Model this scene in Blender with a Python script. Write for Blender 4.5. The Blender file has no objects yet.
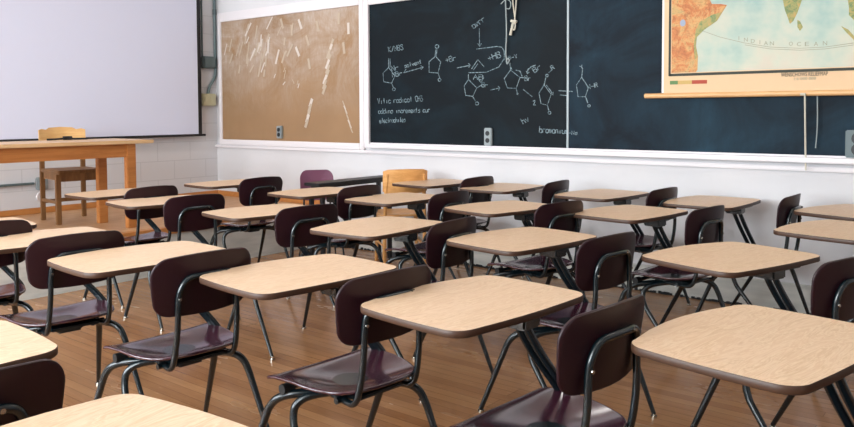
import bpy, bmesh, math, random
from mathutils import Vector, Matrix
random.seed(7)
col = bpy.context.scene.collection
PI = math.pi
CHALK=[[[(-3.939, 1.69), (-3.795, 1.708)], [(-3.817, 1.723), (-3.795, 1.708), (-3.814, 1.691)]], [[(-3.446, 1.817), (-3.456, 1.749), (-3.508, 1.682), (-3.633, 1.643), (-3.817, 1.645)]], [[(-3.784, 1.676), (-3.719, 1.752), (-3.655, 1.688)]], [[(-3.766, 1.666), (-3.719, 1.717)]], [[(-3.817, 1.632), (-3.817, 1.588), (-3.861, 1.535), (-3.846, 1.454), (-3.773, 1.444), (-3.73, 1.514), (-3.817, 1.588)], [(-3.773, 1.444), (-3.745, 1.403)], [(-3.73, 1.514), (-3.68, 1.538)], [(-3.711, 1.383), (-3.716, 1.373), (-3.728, 1.369), (-3.74, 1.373), (-3.745, 1.383), (-3.74, 1.393), (-3.728, 1.397), (-3.716, 1.393), (-3.711, 1.383)], [(-3.68, 1.522), (-3.676, 1.56), (-3.657, 1.558), (-3.652, 1.547), (-3.659, 1.542), (-3.678, 1.544)], [(-3.659, 1.542), (-3.655, 1.525), (-3.662, 1.52), (-3.68, 1.522)], [(-3.646, 1.54), (-3.648, 1.519)], [(-3.646, 1.535), (-3.64, 1.54), (-3.627, 1.538), (-3.621, 1.538)]], [[(-3.591, 1.494), (-3.498, 1.509)], [(-3.516, 1.523), (-3.498, 1.509), (-3.512, 1.488)]], [[(-3.395, 1.652), (-3.456, 1.585), (-3.426, 1.507), (-3.341, 1.502), (-3.305, 1.589), (-3.395, 1.652)], [(-3.395, 1.652), (-3.399, 1.712)], [(-3.305, 1.589), (-3.256, 1.584)], [(-3.341, 1.502), (-3.329, 1.454)], [(-3.323, 1.457), (-3.325, 1.454), (-3.329, 1.452), (-3.333, 1.454), (-3.335, 1.457), (-3.333, 1.461), (-3.329, 1.462), (-3.325, 1.461), (-3.323, 1.457)]], [[(-3.412, 1.709), (-3.383, 1.657)]], [[(-3.345, 1.65), (-3.305, 1.64), (-3.285, 1.597)]], [[(-3.236, 1.621), (-3.23, 1.651), (-3.197, 1.673), (-3.159, 1.682)], [(-3.246, 1.638), (-3.236, 1.617), (-3.219, 1.63)]], [[(-3.275, 1.492), (-3.191, 1.431)]], [[(-3.082, 1.524), (-3.129, 1.459), (-3.11, 1.375), (-3.053, 1.363), (-3.019, 1.448), (-3.082, 1.524)], [(-3.082, 1.524), (-3.067, 1.582)], [(-3.053, 1.363), (-3.039, 1.319)], [(-3.046, 1.596), (-3.049, 1.589), (-3.057, 1.586), (-3.065, 1.59), (-3.069, 1.597), (-3.065, 1.604), (-3.057, 1.606), (-3.049, 1.603), (-3.046, 1.596)], [(-3.021, 1.303), (-3.024, 1.295), (-3.034, 1.291), (-3.043, 1.295), (-3.047, 1.303), (-3.043, 1.311), (-3.034, 1.314), (-3.024, 1.311), (-3.021, 1.303)]], [[(-3.063, 1.522), (-3.012, 1.461)], [(-3.021, 1.44), (-3.021, 1.466), (-3.002, 1.44), (-3.002, 1.466)]], [[(-3.042, 1.617), (-3.005, 1.646)], [(-3.009, 1.637), (-3.029, 1.666), (-3.014, 1.674), (-3.003, 1.669), (-3.005, 1.662), (-3.02, 1.654)], [(-3.01, 1.659), (-2.988, 1.648)]], [[(-2.956, 1.475), (-2.832, 1.466)]], [[(-2.941, 1.442), (-2.868, 1.434)]], [[(-2.755, 1.572), (-2.799, 1.517), (-2.786, 1.425), (-2.724, 1.424), (-2.698, 1.494), (-2.755, 1.572)], [(-2.755, 1.572), (-2.747, 1.639)], [(-2.721, 1.424), (-2.703, 1.375)], [(-2.773, 1.659), (-2.757, 1.652), (-2.754, 1.668)], [(-2.757, 1.652), (-2.748, 1.637)]], [[(-3.723, 1.594), (-3.687, 1.557), (-3.659, 1.6)], [(-3.767, 1.586), (-3.743, 1.627), (-3.723, 1.583)], [(-3.766, 1.604), (-3.722, 1.602)], [(-3.71, 1.583), (-3.708, 1.625), (-3.676, 1.623), (-3.665, 1.61), (-3.677, 1.605), (-3.709, 1.607)], [(-3.677, 1.605), (-3.667, 1.586), (-3.678, 1.581), (-3.71, 1.583)]], [[(-2.682, 1.354), (-2.685, 1.348), (-2.692, 1.345), (-2.7, 1.348), (-2.703, 1.355), (-2.7, 1.361), (-2.692, 1.364), (-2.685, 1.361), (-2.682, 1.354)]], [[(-3.603, 1.773), (-3.593, 1.746)], [(-3.616, 1.755), (-3.581, 1.763)], [(-3.564, 1.745), (-3.582, 1.792)], [(-3.53, 1.752), (-3.547, 1.799)], [(-3.574, 1.772), (-3.54, 1.779)], [(-3.52, 1.754), (-3.538, 1.801), (-3.512, 1.807), (-3.499, 1.795), (-3.505, 1.787), (-3.53, 1.781)], [(-3.505, 1.787), (-3.489, 1.768), (-3.495, 1.76), (-3.52, 1.754)]], [[(-3.397, 1.763), (-3.405, 1.767), (-3.417, 1.764), (-3.422, 1.759), (-3.414, 1.756), (-3.401, 1.754), (-3.391, 1.742), (-3.396, 1.736), (-3.408, 1.734), (-3.415, 1.738)], [(-3.387, 1.752), (-3.363, 1.756)], [(-3.361, 1.774), (-3.345, 1.763), (-3.337, 1.778)], [(-3.345, 1.763), (-3.34, 1.746)]], [[(-3.26, 1.561), (-3.26, 1.601), (-3.242, 1.601), (-3.236, 1.589), (-3.242, 1.583), (-3.26, 1.584)], [(-3.242, 1.583), (-3.236, 1.566), (-3.242, 1.56), (-3.26, 1.561)], [(-3.229, 1.583), (-3.229, 1.56)], [(-3.229, 1.577), (-3.223, 1.583), (-3.212, 1.582), (-3.206, 1.582)]], [[(-3.168, 1.622), (-3.195, 1.655), (-3.175, 1.667), (-3.16, 1.662), (-3.163, 1.653), (-3.184, 1.641)], [(-3.163, 1.653), (-3.145, 1.642), (-3.148, 1.634), (-3.168, 1.622)], [(-3.149, 1.661), (-3.133, 1.642)], [(-3.145, 1.657), (-3.142, 1.665), (-3.129, 1.673), (-3.122, 1.677)]], [[(-3.184, 1.395), (-3.169, 1.402), (-3.163, 1.398), (-3.179, 1.364), (-3.158, 1.366)]], [[(-2.703, 1.481), (-2.712, 1.512), (-2.68, 1.485), (-2.688, 1.517)], [(-2.677, 1.5), (-2.653, 1.504)], [(-2.643, 1.492), (-2.651, 1.523), (-2.633, 1.527), (-2.625, 1.519), (-2.63, 1.513), (-2.648, 1.51)], [(-2.636, 1.512), (-2.62, 1.497)]], [[(-3.302, 1.256), (-3.273, 1.212)], [(-3.285, 1.231), (-3.283, 1.24), (-3.271, 1.246), (-3.248, 1.224)], [(-3.258, 1.253), (-3.229, 1.233), (-3.233, 1.265)]], [[(-3.122, 1.196), (-3.125, 1.146)], [(-3.124, 1.167), (-3.118, 1.174), (-3.106, 1.174), (-3.101, 1.167), (-3.101, 1.152), (-3.107, 1.145), (-3.119, 1.146), (-3.124, 1.153)], [(-3.094, 1.174), (-3.095, 1.145)], [(-3.094, 1.167), (-3.088, 1.174), (-3.077, 1.173), (-3.071, 1.173)], [(-3.059, 1.173), (-3.048, 1.172), (-3.042, 1.165), (-3.043, 1.151), (-3.049, 1.144), (-3.06, 1.144), (-3.066, 1.151), (-3.065, 1.166), (-3.059, 1.173)], [(-3.036, 1.172), (-3.037, 1.144)], [(-3.036, 1.165), (-3.03, 1.172), (-3.025, 1.165), (-3.026, 1.143)], [(-3.025, 1.165), (-3.019, 1.172), (-3.013, 1.164), (-3.014, 1.143)], [(-3.001, 1.171), (-2.99, 1.171), (-2.985, 1.164), (-2.985, 1.149), (-2.991, 1.142), (-3.003, 1.143), (-3.008, 1.15), (-3.007, 1.164), (-3.001, 1.171)], [(-2.978, 1.17), (-2.979, 1.142)], [(-2.978, 1.163), (-2.973, 1.17), (-2.961, 1.17), (-2.957, 1.142)], [(-2.939, 1.169), (-2.94, 1.141)], [(-2.921, 1.169), (-2.922, 1.148), (-2.917, 1.141), (-2.906, 1.14), (-2.9, 1.147)], [(-2.899, 1.168), (-2.901, 1.14)], [(-2.893, 1.168), (-2.894, 1.14)], [(-2.893, 1.161), (-2.888, 1.168), (-2.883, 1.161), (-2.883, 1.14)], [(-2.883, 1.161), (-2.877, 1.168), (-2.872, 1.16), (-2.873, 1.139)]], [[(-2.866, 1.145), (-2.845, 1.146)], [(-2.838, 1.133), (-2.839, 1.163), (-2.817, 1.134), (-2.817, 1.163)], [(-2.789, 1.151), (-2.805, 1.15), (-2.811, 1.146), (-2.795, 1.146), (-2.789, 1.142), (-2.795, 1.134), (-2.811, 1.134)]], [[(-4.719, 1.725), (-4.789, 1.676), (-4.781, 1.596), (-4.684, 1.58), (-4.642, 1.647), (-4.719, 1.725)], [(-4.719, 1.725), (-4.718, 1.811)], [(-4.684, 1.58), (-4.661, 1.538)], [(-4.639, 1.524), (-4.644, 1.514), (-4.657, 1.511), (-4.67, 1.515), (-4.675, 1.525), (-4.67, 1.534), (-4.657, 1.538), (-4.644, 1.534), (-4.639, 1.524)]], [[(-4.701, 1.725), (-4.7, 1.804)]], [[(-4.538, 1.671), (-4.307, 1.712)], [(-4.341, 1.727), (-4.307, 1.712), (-4.337, 1.69)], [(-4.538, 1.671), (-4.507, 1.703)]], [[(-4.171, 1.802), (-4.243, 1.756), (-4.243, 1.664), (-4.143, 1.654), (-4.113, 1.75), (-4.171, 1.802)], [(-4.175, 1.802), (-4.167, 1.86)], [(-4.163, 1.801), (-4.154, 1.86)], [(-4.143, 1.654), (-4.122, 1.604)], [(-4.133, 1.885), (-4.14, 1.874), (-4.154, 1.87), (-4.169, 1.875), (-4.175, 1.887), (-4.169, 1.898), (-4.154, 1.902), (-4.139, 1.897), (-4.133, 1.885)]], [[(-3.704, 2.013), (-3.701, 1.866)], [(-3.72, 1.886), (-3.701, 1.863), (-3.682, 1.884)]], [[(-4.11, 1.594), (-4.115, 1.585), (-4.127, 1.581), (-4.138, 1.585), (-4.143, 1.595), (-4.138, 1.604), (-4.126, 1.607), (-4.115, 1.603), (-4.11, 1.594)]], [[(-4.678, 1.689), (-4.69, 1.737), (-4.643, 1.694), (-4.655, 1.741)], [(-4.64, 1.722), (-4.633, 1.695)], [(-4.638, 1.715), (-4.631, 1.723), (-4.613, 1.725), (-4.604, 1.726)]], [[(-4.67, 1.634), (-4.681, 1.675), (-4.636, 1.639), (-4.647, 1.679)], [(-4.627, 1.64), (-4.638, 1.68), (-4.613, 1.683), (-4.602, 1.673), (-4.609, 1.666), (-4.633, 1.663)], [(-4.609, 1.666), (-4.596, 1.65), (-4.602, 1.643), (-4.627, 1.64)], [(-4.591, 1.668), (-4.585, 1.645)], [(-4.59, 1.663), (-4.583, 1.669), (-4.567, 1.671), (-4.558, 1.672)]], [[(-4.508, 1.739), (-4.526, 1.736), (-4.53, 1.73), (-4.512, 1.733), (-4.505, 1.728), (-4.507, 1.717), (-4.525, 1.714)], [(-4.496, 1.741), (-4.484, 1.742), (-4.477, 1.738), (-4.473, 1.728), (-4.478, 1.722), (-4.489, 1.72), (-4.497, 1.724), (-4.5, 1.735), (-4.496, 1.741)], [(-4.465, 1.762), (-4.454, 1.725)], [(-4.442, 1.749), (-4.424, 1.73), (-4.42, 1.752)], [(-4.41, 1.743), (-4.387, 1.746), (-4.389, 1.752), (-4.396, 1.756), (-4.407, 1.754), (-4.411, 1.748), (-4.408, 1.738), (-4.401, 1.733), (-4.389, 1.735), (-4.385, 1.741)], [(-4.384, 1.758), (-4.377, 1.737)], [(-4.382, 1.753), (-4.378, 1.759), (-4.367, 1.76), (-4.355, 1.741)], [(-4.348, 1.779), (-4.337, 1.743)], [(-4.355, 1.762), (-4.338, 1.765)]], [[(-4.046, 1.775), (-4.038, 1.75)], [(-4.058, 1.76), (-4.027, 1.765)], [(-4.013, 1.747), (-4.026, 1.791), (-4.003, 1.795), (-3.991, 1.783), (-3.997, 1.776), (-4.02, 1.772)], [(-3.997, 1.776), (-3.984, 1.758), (-3.99, 1.75), (-4.013, 1.747)], [(-3.981, 1.778), (-3.974, 1.753)], [(-3.979, 1.772), (-3.973, 1.779), (-3.958, 1.781), (-3.951, 1.782)]], [[(-4.713, 1.866), (-4.724, 1.914)], [(-4.695, 1.916), (-4.718, 1.887), (-4.685, 1.868)], [(-4.677, 1.869), (-4.659, 1.919)], [(-4.64, 1.872), (-4.651, 1.919), (-4.612, 1.874), (-4.623, 1.921)], [(-4.604, 1.875), (-4.615, 1.922), (-4.594, 1.924), (-4.584, 1.911), (-4.589, 1.903), (-4.61, 1.902)], [(-4.589, 1.903), (-4.578, 1.884), (-4.583, 1.876), (-4.604, 1.875)], [(-4.549, 1.92), (-4.558, 1.926), (-4.572, 1.925), (-4.577, 1.918), (-4.569, 1.912), (-4.553, 1.906), (-4.542, 1.886), (-4.547, 1.879), (-4.561, 1.878), (-4.57, 1.884)]], [[(-3.782, 2.042), (-3.762, 2.014)], [(-3.777, 2.035), (-3.776, 2.044), (-3.763, 2.05), (-3.751, 2.046), (-3.741, 2.033), (-3.742, 2.023), (-3.755, 2.017), (-3.767, 2.021)], [(-3.749, 2.056), (-3.716, 2.035)], [(-3.724, 2.068), (-3.729, 2.029)], [(-3.717, 2.071), (-3.696, 2.044)], [(-3.712, 2.064), (-3.71, 2.074), (-3.698, 2.08), (-3.691, 2.082)], [(-3.684, 2.086), (-3.664, 2.059)], [(-3.679, 2.079), (-3.678, 2.089), (-3.665, 2.094), (-3.659, 2.097)]], [[(-3.733, 1.841), (-3.528, 1.851), (-3.48, 1.842), (-3.459, 1.813), (-3.454, 1.735)]], [[(-4.86, 1.442), (-4.843, 1.392), (-4.834, 1.443)], [(-4.812, 1.422), (-4.81, 1.393)], [(-4.78, 1.445), (-4.776, 1.395)], [(-4.791, 1.423), (-4.772, 1.423)], [(-4.745, 1.424), (-4.743, 1.396)], [(-4.699, 1.419), (-4.706, 1.426), (-4.718, 1.425), (-4.724, 1.418), (-4.723, 1.404), (-4.716, 1.397), (-4.703, 1.397), (-4.698, 1.404)], [(-4.659, 1.427), (-4.657, 1.399)], [(-4.659, 1.42), (-4.653, 1.427), (-4.64, 1.428), (-4.634, 1.428)], [(-4.601, 1.422), (-4.608, 1.429), (-4.62, 1.428), (-4.626, 1.421), (-4.625, 1.407), (-4.618, 1.4), (-4.606, 1.401), (-4.6, 1.408)], [(-4.601, 1.429), (-4.599, 1.401)], [(-4.571, 1.451), (-4.567, 1.402)], [(-4.568, 1.423), (-4.575, 1.43), (-4.588, 1.429), (-4.594, 1.422), (-4.593, 1.408), (-4.586, 1.401), (-4.573, 1.402), (-4.567, 1.409)], [(-4.549, 1.431), (-4.547, 1.403)], [(-4.505, 1.425), (-4.511, 1.432), (-4.524, 1.432), (-4.529, 1.424), (-4.528, 1.41), (-4.522, 1.404), (-4.509, 1.404), (-4.504, 1.411)], [(-4.473, 1.426), (-4.48, 1.433), (-4.492, 1.433), (-4.498, 1.425), (-4.497, 1.411), (-4.49, 1.405), (-4.477, 1.405), (-4.472, 1.412)], [(-4.473, 1.433), (-4.471, 1.405)], [(-4.456, 1.455), (-4.452, 1.406)], [(-4.38, 1.45), (-4.387, 1.457), (-4.393, 1.457), (-4.399, 1.45), (-4.405, 1.449), (-4.396, 1.415), (-4.389, 1.408), (-4.383, 1.408), (-4.378, 1.416)], [(-4.37, 1.409), (-4.374, 1.457)], [(-4.346, 1.41), (-4.35, 1.458)], [(-4.372, 1.437), (-4.348, 1.437)], [(-4.343, 1.458), (-4.325, 1.459), (-4.329, 1.438), (-4.316, 1.425), (-4.321, 1.411), (-4.339, 1.41)]], [[(-4.825, 1.321), (-4.832, 1.327), (-4.844, 1.327), (-4.85, 1.32), (-4.849, 1.307), (-4.843, 1.301), (-4.831, 1.301), (-4.825, 1.308)], [(-4.826, 1.327), (-4.825, 1.301)], [(-4.795, 1.347), (-4.794, 1.302)], [(-4.795, 1.321), (-4.801, 1.327), (-4.813, 1.327), (-4.819, 1.321), (-4.818, 1.308), (-4.812, 1.301), (-4.8, 1.302), (-4.794, 1.308)], [(-4.764, 1.347), (-4.763, 1.302)], [(-4.764, 1.322), (-4.77, 1.328), (-4.782, 1.328), (-4.788, 1.321), (-4.787, 1.308), (-4.781, 1.302), (-4.769, 1.302), (-4.763, 1.309)], [(-4.745, 1.328), (-4.744, 1.303)], [(-4.727, 1.329), (-4.726, 1.303)], [(-4.726, 1.322), (-4.721, 1.329), (-4.709, 1.329), (-4.702, 1.303)], [(-4.672, 1.323), (-4.678, 1.33), (-4.69, 1.329), (-4.696, 1.323), (-4.696, 1.31), (-4.689, 1.304), (-4.678, 1.304), (-4.672, 1.31)], [(-4.672, 1.33), (-4.672, 1.31), (-4.678, 1.304)], [(-4.624, 1.33), (-4.623, 1.305)], [(-4.606, 1.331), (-4.605, 1.305)], [(-4.606, 1.324), (-4.6, 1.331), (-4.588, 1.331), (-4.582, 1.306)], [(-4.553, 1.325), (-4.559, 1.332), (-4.57, 1.331), (-4.576, 1.325), (-4.575, 1.312), (-4.569, 1.306), (-4.558, 1.306), (-4.552, 1.313)], [(-4.546, 1.332), (-4.546, 1.306)], [(-4.546, 1.325), (-4.541, 1.332), (-4.529, 1.332), (-4.523, 1.332)], [(-4.516, 1.32), (-4.494, 1.32), (-4.494, 1.326), (-4.5, 1.333), (-4.511, 1.332), (-4.517, 1.326), (-4.516, 1.313), (-4.51, 1.307), (-4.499, 1.307), (-4.493, 1.314)], [(-4.487, 1.333), (-4.487, 1.308)], [(-4.487, 1.326), (-4.482, 1.333), (-4.476, 1.327), (-4.475, 1.308)], [(-4.476, 1.327), (-4.47, 1.333), (-4.464, 1.327), (-4.464, 1.308)], [(-4.458, 1.321), (-4.435, 1.321), (-4.435, 1.327), (-4.441, 1.334), (-4.453, 1.333), (-4.458, 1.327), (-4.458, 1.314), (-4.452, 1.308), (-4.441, 1.308), (-4.435, 1.315)], [(-4.429, 1.334), (-4.428, 1.309)], [(-4.429, 1.327), (-4.424, 1.334), (-4.412, 1.334), (-4.406, 1.309)], [(-4.39, 1.353), (-4.388, 1.309)], [(-4.4, 1.334), (-4.384, 1.334)], [(-4.349, 1.335), (-4.366, 1.335), (-4.371, 1.328), (-4.355, 1.329), (-4.349, 1.323), (-4.354, 1.31), (-4.371, 1.31)], [(-4.292, 1.33), (-4.298, 1.336), (-4.309, 1.336), (-4.314, 1.329), (-4.314, 1.317), (-4.308, 1.311), (-4.297, 1.311), (-4.292, 1.317)], [(-4.286, 1.336), (-4.286, 1.318), (-4.28, 1.311), (-4.269, 1.312), (-4.264, 1.318)], [(-4.264, 1.336), (-4.264, 1.312)], [(-4.258, 1.337), (-4.257, 1.312)], [(-4.258, 1.33), (-4.253, 1.337), (-4.242, 1.337), (-4.236, 1.337)]], [[(-4.835, 1.226), (-4.816, 1.227), (-4.816, 1.233), (-4.821, 1.24), (-4.831, 1.239), (-4.836, 1.233), (-4.835, 1.22), (-4.83, 1.213), (-4.82, 1.214), (-4.815, 1.22)], [(-4.802, 1.26), (-4.8, 1.215)], [(-4.785, 1.228), (-4.765, 1.229), (-4.766, 1.235), (-4.771, 1.241), (-4.781, 1.241), (-4.785, 1.235), (-4.785, 1.222), (-4.779, 1.215), (-4.769, 1.216), (-4.765, 1.222)], [(-4.741, 1.236), (-4.746, 1.242), (-4.755, 1.242), (-4.76, 1.235), (-4.759, 1.223), (-4.754, 1.216), (-4.744, 1.217), (-4.74, 1.223)], [(-4.727, 1.262), (-4.724, 1.217)], [(-4.735, 1.243), (-4.721, 1.243)], [(-4.71, 1.244), (-4.709, 1.218)], [(-4.71, 1.237), (-4.706, 1.244), (-4.696, 1.244), (-4.691, 1.244)], [(-4.681, 1.245), (-4.671, 1.245), (-4.666, 1.239), (-4.666, 1.226), (-4.67, 1.219), (-4.68, 1.219), (-4.685, 1.225), (-4.685, 1.238), (-4.681, 1.245)], [(-4.661, 1.245), (-4.66, 1.22)], [(-4.661, 1.239), (-4.656, 1.245), (-4.647, 1.246), (-4.642, 1.24), (-4.641, 1.227), (-4.645, 1.22), (-4.655, 1.22), (-4.66, 1.226)], [(-4.637, 1.265), (-4.635, 1.221)], [(-4.636, 1.24), (-4.632, 1.246), (-4.622, 1.247), (-4.616, 1.221)], [(-4.603, 1.247), (-4.601, 1.222)], [(-4.579, 1.267), (-4.577, 1.223)], [(-4.563, 1.236), (-4.544, 1.237), (-4.544, 1.243), (-4.549, 1.249), (-4.559, 1.249), (-4.563, 1.242), (-4.563, 1.23), (-4.558, 1.224), (-4.548, 1.224), (-4.544, 1.23)], [(-4.521, 1.25), (-4.535, 1.25), (-4.539, 1.243), (-4.525, 1.244), (-4.52, 1.238), (-4.524, 1.225), (-4.538, 1.224)]]]
MAP={'sheet': [(-2.092, 2.092), (-2.087, 1.44), (-0.899, 1.441)], 'border': [(-2.05, 2.088), (-2.036, 1.563), (-0.902, 1.567)], 'rod': [(-2.229, 1.421), (-0.899, 1.42)], 'africa': [(-2.042, 2.087), (-2.029, 1.576), (-1.865, 1.577), (-1.854, 1.593), (-1.852, 1.688), (-1.867, 1.757), (-1.861, 1.818), (-1.813, 1.863), (-1.727, 1.917), (-1.682, 1.987), (-1.662, 2.018), (-1.702, 2.028), (-1.762, 2.034), (-1.775, 2.062)], 'greenAf': [(-1.861, 1.818), (-1.813, 1.863), (-1.727, 1.917), (-1.695, 1.974), (-1.761, 1.96), (-1.841, 1.919), (-1.868, 1.866), (-1.881, 1.765), (-1.873, 1.662), (-1.852, 1.688), (-1.867, 1.757)], 'india': [(-1.313, 2.019), (-1.3, 1.954), (-1.281, 1.902), (-1.269, 1.863), (-1.249, 1.88), (-1.226, 1.929), (-1.206, 1.99), (-1.201, 2.008)], 'lanka': [(-1.225, 1.885), (-1.21, 1.877), (-1.192, 1.838), (-1.209, 1.814), (-1.224, 1.84)], 'asia': [(-0.942, 1.984), (-0.935, 1.935), (-0.935, 1.892), (-0.907, 1.86)], 'sumatra': [(-0.977, 1.829), (-0.936, 1.804), (-0.905, 1.763), (-0.883, 1.707), (-0.91, 1.745), (-0.949, 1.79)], 'legend': [(-2.047, 1.526), (-1.789, 1.521), (-2.047, 1.5), (-1.789, 1.496)], 'lake': [(-1.959, 1.921)], 't1': [(-1.317, 1.533), (-1.044, 1.54)], 't2': [(-1.239, 1.502), (-1.112, 1.507)], 't3': [(-1.263, 1.479), (-1.06, 1.485)], 'ocean': [(-1.582, 1.794), (-1.537, 1.781), (-1.493, 1.769), (-1.449, 1.759), (-1.412, 1.751), (-1.375, 1.747), (-1.261, 1.738), (-1.214, 1.733), (-1.167, 1.731), (-1.115, 1.729), (-1.064, 1.73)], 'curve': [(-1.841, 1.865), (-1.706, 1.808), (-1.543, 1.758), (-1.387, 1.723), (-1.207, 1.705), (-1.064, 1.705), (-0.904, 1.721)], 'bluepatch': [(-1.694, 1.888)]}
DESKS={'D3': (-1.332, 1.907, -0.11), 'DE': (-0.522, 2.019, -0.175), 'DF': (-0.941, 3.104, -0.31), 'D2': (-2.064, 1.862, -0.1), 'D1': (-2.812, 1.69, -0.07), 'DG': (-1.817, 2.974, -0.16), 'DH': (-1.81, 4.122, -0.143), 'DI': (-1.612, 5.088, -0.03), 'DJ': (-2.372, 4.982, -0.11), 'DK': (-2.599, 2.869, 0.04), 'DL': (-3.543, 2.909, -0.15), 'DR': (-5.197, 3.906, -0.07), 'DS': (-4.094, 3.848, -0.053), 'DT': (-3.358, 3.882, -0.03), 'DU': (-3.855, 5.011, -0.08), 'DV': (-3.194, 4.961, 0.03), 'DW': (-2.527, 3.893, -0.207), 'DM': (-4.497, 2.849, -0.132), 'DN': (-5.218, 2.945, -0.013), 'D0': (-3.598, 1.636, -0.1), 'DO': (-4.278, 1.566, -0.146), 'DP': (-2.066, 0.602, -0.06), 'DQ': (-1.216, 0.553, 0.101), 'DX': (-0.723, 4.127, -0.226), 'DY': (-0.808, 5.015, -0.306)}
CAM=[[0.781514, 0.623873, -0.004298], [0.024239, -0.037246, -0.999012], [-0.623417, 0.780638, -0.04423]]
CAMZ=1.3099
SHIFT=-0.07847
LENS=32.4470
TOP=[(0.207, 0.246), (0.2051, 0.2611), (0.1991, 0.2763), (0.1888, 0.2898), (0.1753, 0.3), (0.1601, 0.306), (0.145, 0.3079), (0.0838, 0.3116), (0.0226, 0.3133), (-0.008, 0.3135), (-0.0386, 0.3132), (-0.0998, 0.3111), (-0.161, 0.3071), (-0.1761, 0.3052), (-0.1913, 0.2992), (-0.2048, 0.2889), (-0.2151, 0.2753), (-0.2211, 0.2601), (-0.223, 0.245), (-0.246, 0.147), (-0.2576, 0.049), (-0.259, 0.0), (-0.2576, -0.049), (-0.246, -0.147), (-0.223, -0.245), (-0.2211, -0.2601), (-0.2151, -0.2753), (-0.2048, -0.2889), (-0.1913, -0.2992), (-0.1761, -0.3052), (-0.161, -0.3071), (-0.0998, -0.3111), (-0.0386, -0.3132), (-0.008, -0.3135), (0.0226, -0.3133), (0.0838, -0.3116), (0.145, -0.3079), (0.1601, -0.306), (0.1753, -0.3), (0.1888, -0.2898), (0.1991, -0.2763), (0.2051, -0.2611), (0.207, -0.246), (0.2139, -0.1476), (0.2174, -0.0492), (0.2178, 0.0), (0.2174, 0.0492), (0.2139, 0.1476)]


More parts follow.
